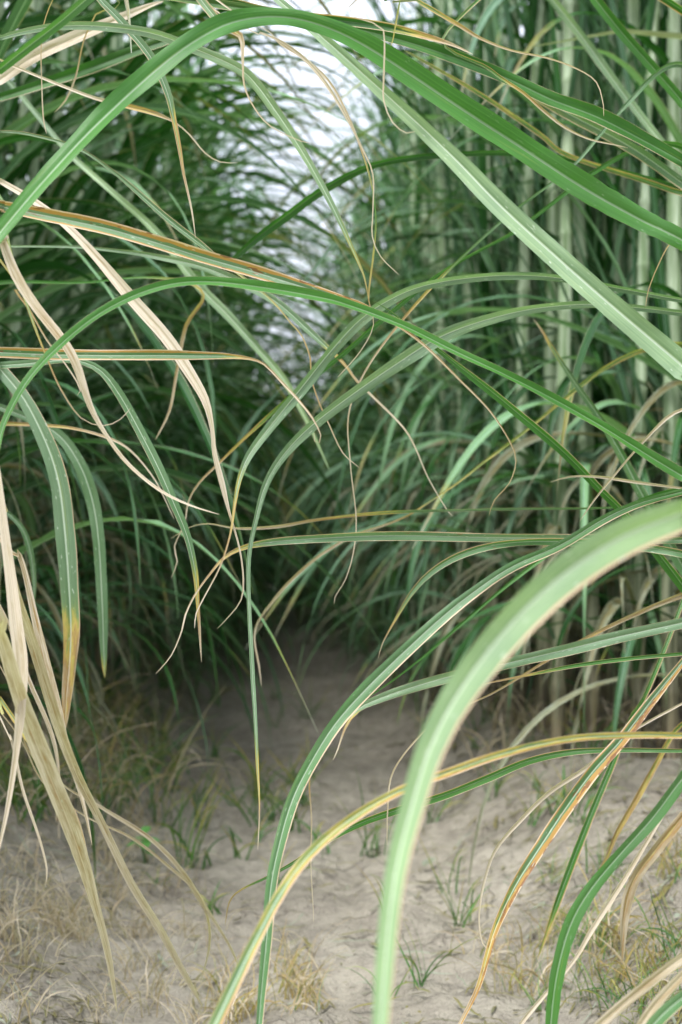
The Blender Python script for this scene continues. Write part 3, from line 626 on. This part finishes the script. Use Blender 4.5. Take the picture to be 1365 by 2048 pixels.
def copy_plant(src, loc, rz, s):
    r = src.copy(); C.objects.link(r); r.location = loc; r.rotation_euler = (0, 0, rz); r.scale = (s, s, s)
    for k in list(r.keys()): del r[k]
    for ch in kids[src.as_pointer()]:
        c = ch.copy(); C.objects.link(c); c.parent = r
    return r

# two families of prototypes: right of path (leaves prefer azimuth pi, towards -X) and left of it (azimuth 0)
spots = []
def row(x0, y0, y1, step, jx, side, kind):
    y = y0
    while y < y1:
        spots.append((side, kind if (kind in ('back', 'stem') or y < 5) else 'far', x0 - side * 0.065 * max(0, y - 3.8) + random.uniform(-jx, jx), y + random.uniform(-step * .35, step * .35)))
        y += step * (1 + 0.05 * max(0, y - 4))
row(0.86, 2.95, 10.5, 0.14, 0.07, 1, 'front'); row(1.12, 2.9, 9.5, 0.24, 0.1, 1, 'back'); row(1.0, 3.3, 8, 0.17, 0.07, 1, 'stem')
row(-0.72, 2.6, 10.5, 0.16, 0.07, -1, 'front'); row(-1.0, 2.8, 9.5, 0.24, 0.1, -1, 'back')
for k in range(20): spots.append((0, 'end', random.uniform(-0.5, 0.6), random.uniform(8.6, 11.5)))
for k in range(38):
    y = 4.2 + 5.5 * (k // 2) / 17 + random.uniform(-.12, .12); sd_ = 1 if k % 2 else -1
    spots.append((sd_, 'young', 0.05 + sd_ * (0.50 - 0.05 * max(0, y - 4.2)) + random.uniform(-.06, .06), y))
BARE = [(1345, 3.05), (1272, 3.1), (1222, 3.45), (1180, 3.3), (1146, 3.9), (1092, 3.6), (1058, 4.3), (1012, 4.2), (962, 4.8), (905, 5.2), (1120, 3.2), (1035, 3.7), (985, 4.0), (935, 4.3), (880, 4.7), (855, 5.5), (820, 5.9), (790, 6.3)]
for x, y in ((-0.33, 6.6), (0.52, 6.9), (-0.26, 7.6), (0.46, 7.9), (-0.18, 8.4), (0.40, 8.8)): spots.append((1 if x > 0 else -1, 'far', x, y))
for k in range(14):
    sd_ = 1 if k % 2 else -1; spots.append((sd_, 'tall', (0.62 if sd_ > 0 else -0.45) + random.uniform(-.07, .07), 5.2 + k * 0.24))
for px, d in sorted(BARE, reverse=True):
    q = at(px, 1300, d); spots.append((1, 'bare', q.x, q.y))
protos = {}
front_right = []
for idx, (side, kind, x, y) in enumerate(spots):
    key = (side, kind); z = ground_z(x, y) - 0.02
    toward = math.pi if side > 0 else (0.0 if side < 0 else -math.pi / 2)
    lst = protos.setdefault(key, [])
    if len(lst) < (8 if kind != 'end' else 3):
        ng, nd, nl = {'front': (14, 10, 8), 'tall': (16, 5, 2), 'bare': (10, 3, 2), 'stem': (10, 4, 1), 'young': (3, 2, 12), 'far': (12, 6, 10), 'back': (14, 3, 6), 'end': (14, 4, 12)}[kind]
        o = proto_plant((x, y, z), 0.0, toward, ng, nd, nl, {'front': 2 if side > 0 else 5, 'far': 4, 'tall': 3}.get(kind, 0))
        kids[o.as_pointer()] = [c for c in bpy.data.objects if c.parent == o]
        lst.append(o)
    else:
        o = copy_plant(random.choice(lst), (x, y, z), random.uniform(-0.5, 0.5), random.uniform(0.88, 1.15))
    if kind == 'end': o.scale = (0.62,) * 3
    if kind == 'bare':
        for c_ in bpy.data.objects:
            if c_.parent == o and c_.name.startswith('stalk'): c_.scale = (random.uniform(0.75, 1.05),) * 2 + (1,)
    if kind == 'far': o.scale = (0.93,) * 3
    if kind == 'young': o.scale = (random.uniform(0.32, 0.5),) * 3
    if kind == 'front' and side > 0: front_right.append((y, o))
    if kind == 'end': tag(o, 'blurred sugarcane plant in the clump closing the far end of the path', 'sugarcane plant', 'sugarcane plants closing the path end')
    elif kind == 'bare':
        nb = bare_n = globals().get('bare_n', 0) + 1
        tag(o, '%s pale thick bare cane stalk counted inward from the right edge' % ['first', 'second', 'third', 'fourth', 'fifth', 'sixth', 'seventh', 'eighth', 'ninth', 'tenth', 'eleventh', 'twelfth', 'thirteenth', 'fourteenth', 'fifteenth', 'sixteenth', 'seventeenth', 'eighteenth'][nb - 1], 'sugarcane plant', 'pale bare stalks right of the path')
    elif kind == 'young': o.name = 'young_cane'; tag(o, 'low young cane tuft spilling leaves over the dark %s edge of the path' % ('right' if side > 0 else 'left'), 'young cane', 'low young cane along the %s edge' % ('right' if side > 0 else 'left'))
    elif side > 0:
        tag(o, 'upright blurred sugarcane plant in the pale stalked row on the right of the path' if kind not in ('back', 'stem') else 'sugarcane plant deep in the thicket behind the front row on the right', 'sugarcane plant',
            'front row of sugarcane right of the path' if kind not in ('back', 'stem') else 'sugarcane thicket behind the right front row')
    else:
        tag(o, 'shaded sugarcane plant in the dark row bordering the path on the left' if kind != 'back' else 'sugarcane plant deep in the shadowy thicket behind the left row', 'sugarcane plant',
            'front row of sugarcane left of the path' if kind != 'back' else 'sugarcane thicket behind the left front row')

# far foliage that reads as one mass
def foliage_mass(name, label, boxes, seed):
    rr = random.Random(seed); bb = Blades()
    for (x0, x1, y0, y1, z0, z1, cnt) in boxes:
        for _ in range(cnt):
            o = Vector((rr.uniform(x0, x1), rr.uniform(y0, y1), rr.uniform(z0, z1)))
            n = 7; el = R(rr.uniform(50, 88)); e1 = R(rr.uniform(-80, 10)); az = rr.uniform(0, 6.28); Ln = rr.uniform(0.9, 1.6)
            P = [o]
            for i in range(n):
                e = el + (e1 - el) * ((i + .5) / n) ** 1.3
                P.append(P[-1] + Vector((math.cos(e) * math.cos(az), math.cos(e) * math.sin(az), math.sin(e))) * (Ln / n))
            S, N = frames(P, [rr.uniform(-.6, .6)] * (n + 1), lambda p: Vector((-0.2, 0.1, 1)))
            w = rr.uniform(0.022, 0.04)
            W = [max(0.002, w * (1 - (i / n) ** 2)) for i in range(n + 1)]
            d = 0.0 if rr.random() < 0.85 else 0.9
            bb.add(P, S, N, W, [rr.choice([0.0, 0.1, 0.2, 0.4, 0.7])] * (n + 1), [d] * (n + 1), 0.1, 0.3, us=(0, 0.5, 1), seed=rr.random())
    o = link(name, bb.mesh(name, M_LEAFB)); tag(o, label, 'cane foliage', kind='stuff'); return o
foliage_mass('cane_foliage', 'dense mass of sugarcane leaves deep inside the field beyond the rows',
    [(1.5, 3.6, 2.5, 14, 0.0, 2.4, 6000), (-3.4, -1.35, 2.5, 14, 0.0, 2.4, 6000), (-2.5, 2.5, 11, 13, 0, 0.9, 3500)], 5)

# bright upright shoot on the path
def sprout(px, py, h, w, label, lean=0.05):
    p = on_ground(px, py); root = empty('cane_shoot', p); tag(root, label, 'cane shoot')
    for k, (hh, az, a1) in enumerate(((h, 0.3, 84), (h * 0.55, 2.8, 30), (h * 0.45, -1.2, 10), (h * 0.4, 1.2, 0))):
        b_ = arc_blade(hh, w * (1 if k == 0 else 0.5), R(89), R(a1), 0.2, 0.22, (0, 0.05, 0.9), 0.0, seed=k + 900, us=US5, fold=0.5)
        o = link('leaf', b_.mesh('leaf', M_LEAF), root); o.rotation_euler = (0, 0, az + (0 if k else 0))
        if k == 0: o.rotation_euler = (0, 0, 1.2)
    return root
sprout(787, 1395, 0.95, 0.022, 'bright green upright young shoot standing alone by the right side of the path')

# ------------------------------------------------------------------ ground
def axis(lo, hi, dense_lo, dense_hi, step, grow):
    a = list(np.arange(dense_lo, dense_hi, step)); s = step; x = dense_hi
    right = []
    while x < hi: right.append(x); s *= grow; x += s
    right.append(hi); s = step; x = dense_lo - step; left = []
    while x > lo: left.append(x); s *= grow; x -= s
    left.append(lo)
    return left[::-1] + a + right
xs = axis(-80, 80, -1.0, 1.25, 0.011, 1.12); ys = axis(-60, 120, 1.5, 5.0, 0.014, 1.07)
v = []
for y in ys:
    for x in xs:
        z = ground_z(x, y)
        if -1.6 < x < 1.9 and 1.0 < y < 9:
            q = Vector((x, y, 0))
            z += 0.017 * noise.fractal(q * 9, 0.7, 2.1, 3) + 0.004 * max(0, noise.noise(q * 60)) 
            z += 0.013 * (0.5 - min(1, noise.voronoi(q * 20)[0][0])) + 0.010 * max(0, 0.32 - noise.voronoi(q * 45 + Vector((3, 1, 0)))[0][0])
            z -= 0.022 * max(0, 1 - noise.voronoi(Vector((x * 4.2, y * 2.4, 1)))[0][0] * 2.6)
        v.append((x, y, z))
nx = len(xs); f = []
for j in range(len(ys) - 1):
    for i in range(nx - 1): f.append((j * nx + i, j * nx + i + 1, (j + 1) * nx + i + 1, (j + 1) * nx + i))
me = bpy.data.meshes.new('ground'); me.from_pydata(v, [], f); me.polygons.foreach_set('use_smooth', [True] * len(me.polygons)); me.materials.append(M_SOIL)
tag(link('ground', me), 'pale dry furrowed soil of the path between cane rows', None, None, 'structure')

# ------------------------------------------------------------------ small grass
def tuft_mesh(n, h, w, spread, tone, dry, seed, wild=0.3):
    rr = random.Random(seed); bb = Blades()
    for k in range(n):
        az = rr.uniform(0, 6.28); Ln = h * rr.uniform(0.5, 1.15); e0 = R(rr.uniform(55, 88)); e1 = R(rr.uniform(-30, 70)) - wild * rr.uniform(0, 1.5)
        o = Vector((rr.gauss(0, spread), rr.gauss(0, spread), -0.004)); P = [o]; m = 9; hz = az
        for i in range(m):
            e = e0 + (e1 - e0) * ((i + .5) / m) ** 1.4; hz += rr.uniform(-wild, wild) * 0.5
            P.append(P[-1] + Vector((math.cos(e) * math.cos(hz), math.cos(e) * math.sin(hz), math.sin(e))) * (Ln / m))
        S, N = frames(P, [rr.uniform(-.8, .8)] * (m + 1), lambda p: Vector((0.1, -1, 0.4)))
        ww = w * rr.uniform(0.6, 1.2); W = [max(0.0005, ww * (1 - (i / m) ** 2.2)) for i in range(m + 1)]
        dd = rr.uniform(*dry); dt = min(1, dd + rr.uniform(0, 0.4))
        bb.add(P, S, N, W, [clamp01(tone + rr.uniform(-.15, .15))] * (m + 1), [dd + (dt - dd) * i / m for i in range(m + 1)], 0.0, 0.4, us=(0, 0.5, 1), seed=rr.random())
    return bb.mesh('grass_tuft', M_LEAF)
GT = [tuft_mesh(6, 0.11, 0.0035, 0.008, 0.3, (0, 0.05), 40 + k, 0.15) for k in range(5)]
TALL = [tuft_mesh(9, 0.20, 0.0045, 0.012, 0.25, (0, 0.05), 50 + k, 0.12) for k in range(3)]
DT = [tuft_mesh(22, 0.11, 0.0022, 0.022, 0.5, (0.62, 0.9), 60 + k, 0.9) for k in range(5)]
MT = [tuft_mesh(16, 0.12, 0.0026, 0.016, 0.35, (0.0, 0.12), 70 + k, 0.45) for k in range(4)]
MX = [tuft_mesh(22, 0.11, 0.0024, 0.02, 0.45, (0.0, 0.9), 80 + k, 0.7) for k in range(3)]
def tufts(kinds, pos, label, group, smin=0.7, smax=1.25):
    for (px, py) in pos:
        p = on_ground(px, py)
        o = link('grass_tuft', random.choice(kinds)); o.location = p; o.rotation_euler = (0, 0, random.uniform(0, 6.28))
        s = random.uniform(smin, smax); o.scale = (s, s, s * random.uniform(0.85, 1.15)); tag(o, label, 'grass tuft', group)
rp = lambda n, x0, x1, y0, y1: [(random.uniform(x0, x1), random.uniform(y0, y1)) for _ in range(n)]
tufts(GT, rp(34, 210, 640, 1380, 1740), 'tiny sparse green grass sprout in the shaded middle of the soil path', 'grass sprouts in the shaded path', 1.0, 2.0)
tufts(GT, rp(26, 800, 1250, 1400, 1650), 'short green grass sprout on the right bank of the path under the cane', 'grass sprouts on the right bank', 0.9, 1.8)
tufts(GT, rp(9, 300, 960, 1760, 2040), 'thin green grass sprout scattered on the bright soil near the bottom edge', 'grass sprouts on the bright soil')
tufts(TALL, [(462, 1618)], 'tall bright green grass clump left of the hanging centre leaf', None, 1, 1)
tufts(TALL, [(735, 1712)], 'tall dark green grass clump just left of the huge blurred leaf', None, 1.1, 1.1)
tufts(TALL, [(545, 1640)], 'grass clump growing directly behind the hanging centre leaf tip', None, 0.8, 0.8)
tufts(TALL, [(842, 1965)], 'small grass clump with a yellow tip on the bright soil at bottom', None, 0.6, 0.6)
tufts(DT, rp(21, -20, 400, 1800, 2070), 'wiry dry straw coloured grass clump in the lower left corner', 'dry grass clumps in the lower left')
tufts(DT, rp(10, 20, 330, 1640, 1800), 'small dry grass clump under the straw leaves at the left', 'dry grass clumps under the straw leaves')
tufts(MT, rp(15, 1040, 1390, 1740, 2070), 'thin green wiry grass clump among the leaves in the lower right corner', 'green grass clumps in the lower right')
tufts(MX, rp(15, 960, 1390, 1720, 2070), 'mixed green and dry grass clump on the soil at lower right', 'mixed grass clumps in the lower right')
tufts(DT, rp(20, -10, 260, 1330, 1640), 'dry hanging thatch clump at the shaded foot of the left cane row', 'dry thatch at the foot of the left row', 1.2, 2.6)
tufts(DT, rp(16, 900, 1365, 1380, 1540), 'dry thatch clump around the cane bases on the right bank', 'dry thatch at the foot of the right row', 1.0, 2.2)
tufts(MX, rp(10, 420, 620, 1930, 2070), 'mixed dry and green grass clump on the soil at the bottom centre', 'mixed grass clumps at the bottom centre')
tufts(MT, rp(34, 0, 330, 1330, 1680), 'shaded green grass clump at the foot of the left cane row', 'grass clumps at the foot of the left row', 1.0, 2.2)

# three leaved seedling
p = on_ground(287, 1735); sd = empty('weed_seedling', p); sd.scale = (1.6,) * 3; tag(sd, 'small bright green seedling with rounded leaflets on the lower left soil', 'seedling')
def disc_leaf(L_, W_, az, el, z):
    n = 9; v_, f_ = [], []
    for i in range(n + 1):
        t = i / n; w = W_ * math.sin(math.pi * min(0.999, t ** 0.8 * 0.98 + 0.01)) ** 0.7
        for a in (-1, -.5, 0, .5, 1):
            x = t * L_; yv = a * w * .5; zz = 0.15 * abs(a) * w - 0.25 * L_ * t * t
            xx = x * math.cos(el); z_ = z + x * math.sin(el) + zz
            v_.append((xx * math.cos(az) - yv * math.sin(az), xx * math.sin(az) + yv * math.cos(az), z_))
    for i in range(n):
        for j in range(4): f_.append((i * 5 + j, i * 5 + j + 1, i * 5 + j + 6, i * 5 + j + 5))
    m_ = bpy.data.meshes.new('leaflet'); m_.from_pydata(v_, [], f_); m_.polygons.foreach_set('use_smooth', [True] * len(m_.polygons)); return m_
mw, nt = new_mat('seedling_green'); g = G(nt)
tcw = g.n('ShaderNodeTexCoord').outputs['Object']; bs = g.n('ShaderNodeBsdfPrincipled'); g.l(g.mix(g.noise(tcw, 90.0), (0.09, 0.30, 0.06), (0.16, 0.42, 0.11)), bs.inputs['Base Color']); bs.inputs['Roughness'].default_value = 0.55
tr = g.n('ShaderNodeBsdfTranslucent'); tr.inputs[0].default_value = (0.2, 0.5, 0.08, 1); mx = g.n('ShaderNodeMixShader'); mx.inputs[0].default_value = 0.35
g.l(bs.outputs[0], mx.inputs[1]); g.l(tr.outputs[0], mx.inputs[2]); o_ = g.n('ShaderNodeOutputMaterial'); g.l(mx.outputs[0], o_.inputs[0])
for k, (az, el, z, L_) in enumerate(((0.1, .3, .030, .022), (2.0, .3, .032, .020), (3.5, .2, .028, .021), (4.9, .1, .030, .022), (1.1, .7, .040, .017), (5.6, .2, .018, .018))):
    m_ = disc_leaf(L_, L_ * .75, az, el, z); m_.materials.append(mw); link('leaflet', m_, sd)
stm = Blades(); P = [Vector((0.002 * math.sin(i), 0, i * 0.009 - 0.01)) for i in range(6)]
S, N = frames(P, [0] * 6, lambda p: Vector((0.1, -1, 0.1))); stm.add(P, S, N, [0.0025] * 6, [0.4] * 6, [0] * 6, 0, 1.0)
link('stem', stm.mesh('stem', M_LEAF), sd)

# leaf litter and crumbs on the soil: countless
bb = Blades(); rr = random.Random(77)
for k in range(15000):
    yy = 1.6 + 7 * rr.random() ** 1.8; xx = rr.uniform(-0.30 * yy - 0.2, 0.34 * yy + 0.2)
    dens = 0.30 + 0.95 * min(1, max(0, abs(xx + 0.02) - 0.12) / 0.45) ** 1.5 + (0.35 if xx < -0.25 else 0)
    if rr.random() > dens: continue
    a = rr.uniform(0, 6.28); Ln = 0.008 + 0.09 * rr.random() ** 2.8; m = 5; P = []; dxy = Vector((math.cos(a), math.sin(a), 0)); q = Vector((xx, yy, 0)); cv = rr.uniform(-.5, .5)
    for i in range(m + 1):
        P.append(Vector((q.x, q.y, ground_z(q.x, q.y) + 0.007 + 0.006 * rr.random() * (Ln > .04)))); a += cv / m; q = q + Vector((math.cos(a), math.sin(a), 0)) * (Ln / m)
    S, N = frames(P, [rr.uniform(-.5, .5)] * (m + 1), lambda p: Vector((0, 0, 1)))
    w = rr.uniform(0.001, 0.0045) * (1 + 2.2 * (rr.random() < 0.05)); d = rr.choice([0.5, 0.52, 0.5, 0.55, 0.6, 0.95])
    bb.add(P, S, N, [w * (1 - abs(2 * i / m - 1) ** 3 * .7) for i in range(m + 1)], [0.0] * (m + 1), [d] * (m + 1), 0.0, 0.4, us=(0, 0.5, 1), seed=rr.random())
tag(link('leaf_litter', bb.mesh('leaf_litter', M_LITTER)), 'scattered dry leaf crumbs and fibres lying on the soil', 'leaf litter', kind='stuff')

# ------------------------------------------------------------------ light
SUN_EL, SUN_AZ = R(62), R(205)
w = bpy.data.worlds.new('World'); bpy.context.scene.world = w; w.use_nodes = True
nt = w.node_tree; nt.nodes.clear(); g = G(nt)
sky = g.n('ShaderNodeTexSky', sky_type='NISHITA'); sky.sun_disc = False; sky.sun_elevation = SUN_EL; sky.sun_rotation = SUN_AZ
sky.air_density = 1.0; sky.dust_density = 4.0; sky.ozone_density = 1.0
bg = g.n('ShaderNodeBackground'); tcs = g.n('ShaderNodeTexCoord').outputs['Generated']
cloud = g.mix(g.ss(g.noise(tcs, 2.5, 4.0), 0.3, 0.7), (9.0, 9.6, 11.2), (12.0, 12.4, 13.6))
sepz = g.n('ShaderNodeSeparateXYZ'); g.l(tcs, sepz.inputs[0])
grad = g.m('ADD', 0.36, g.m('MULTIPLY', g.m('MAXIMUM', sepz.outputs[2], 0.0), 1.0))
cg = g.n('ShaderNodeVectorMath', operation='SCALE'); g.l(cloud, cg.inputs[0]); g.l(grad, cg.inputs['Scale'])
g.l(g.mix(0.9, sky.outputs[0], cg.outputs[0]), bg.inputs[0]); bg.inputs[1].default_value = 0.10
o_ = g.n('ShaderNodeOutputWorld'); g.l(bg.outputs[0], o_.inputs[0])
sun = bpy.data.lights.new('sun', 'SUN'); sun.energy = 2.2; sun.angle = R(18); sun.color = (1.0, 0.98, 0.955)
so = bpy.data.objects.new('sun', sun); C.objects.link(so)
dirv = Vector((math.sin(SUN_AZ) * math.cos(SUN_EL), math.cos(SUN_AZ) * math.cos(SUN_EL), math.sin(SUN_EL)))
so.rotation_euler = dirv.to_track_quat('Z', 'Y').to_euler()
vs = bpy.context.scene.view_settings; vs.view_transform = 'Standard'; vs.look = 'None'; vs.exposure = 1.3; vs.gamma = 1.0
cy = bpy.context.scene.cycles
try:
    cy.max_bounces = 8; cy.diffuse_bounces = 3; cy.transmission_bounces = 6; cy.use_denoising = True
except Exception: pass
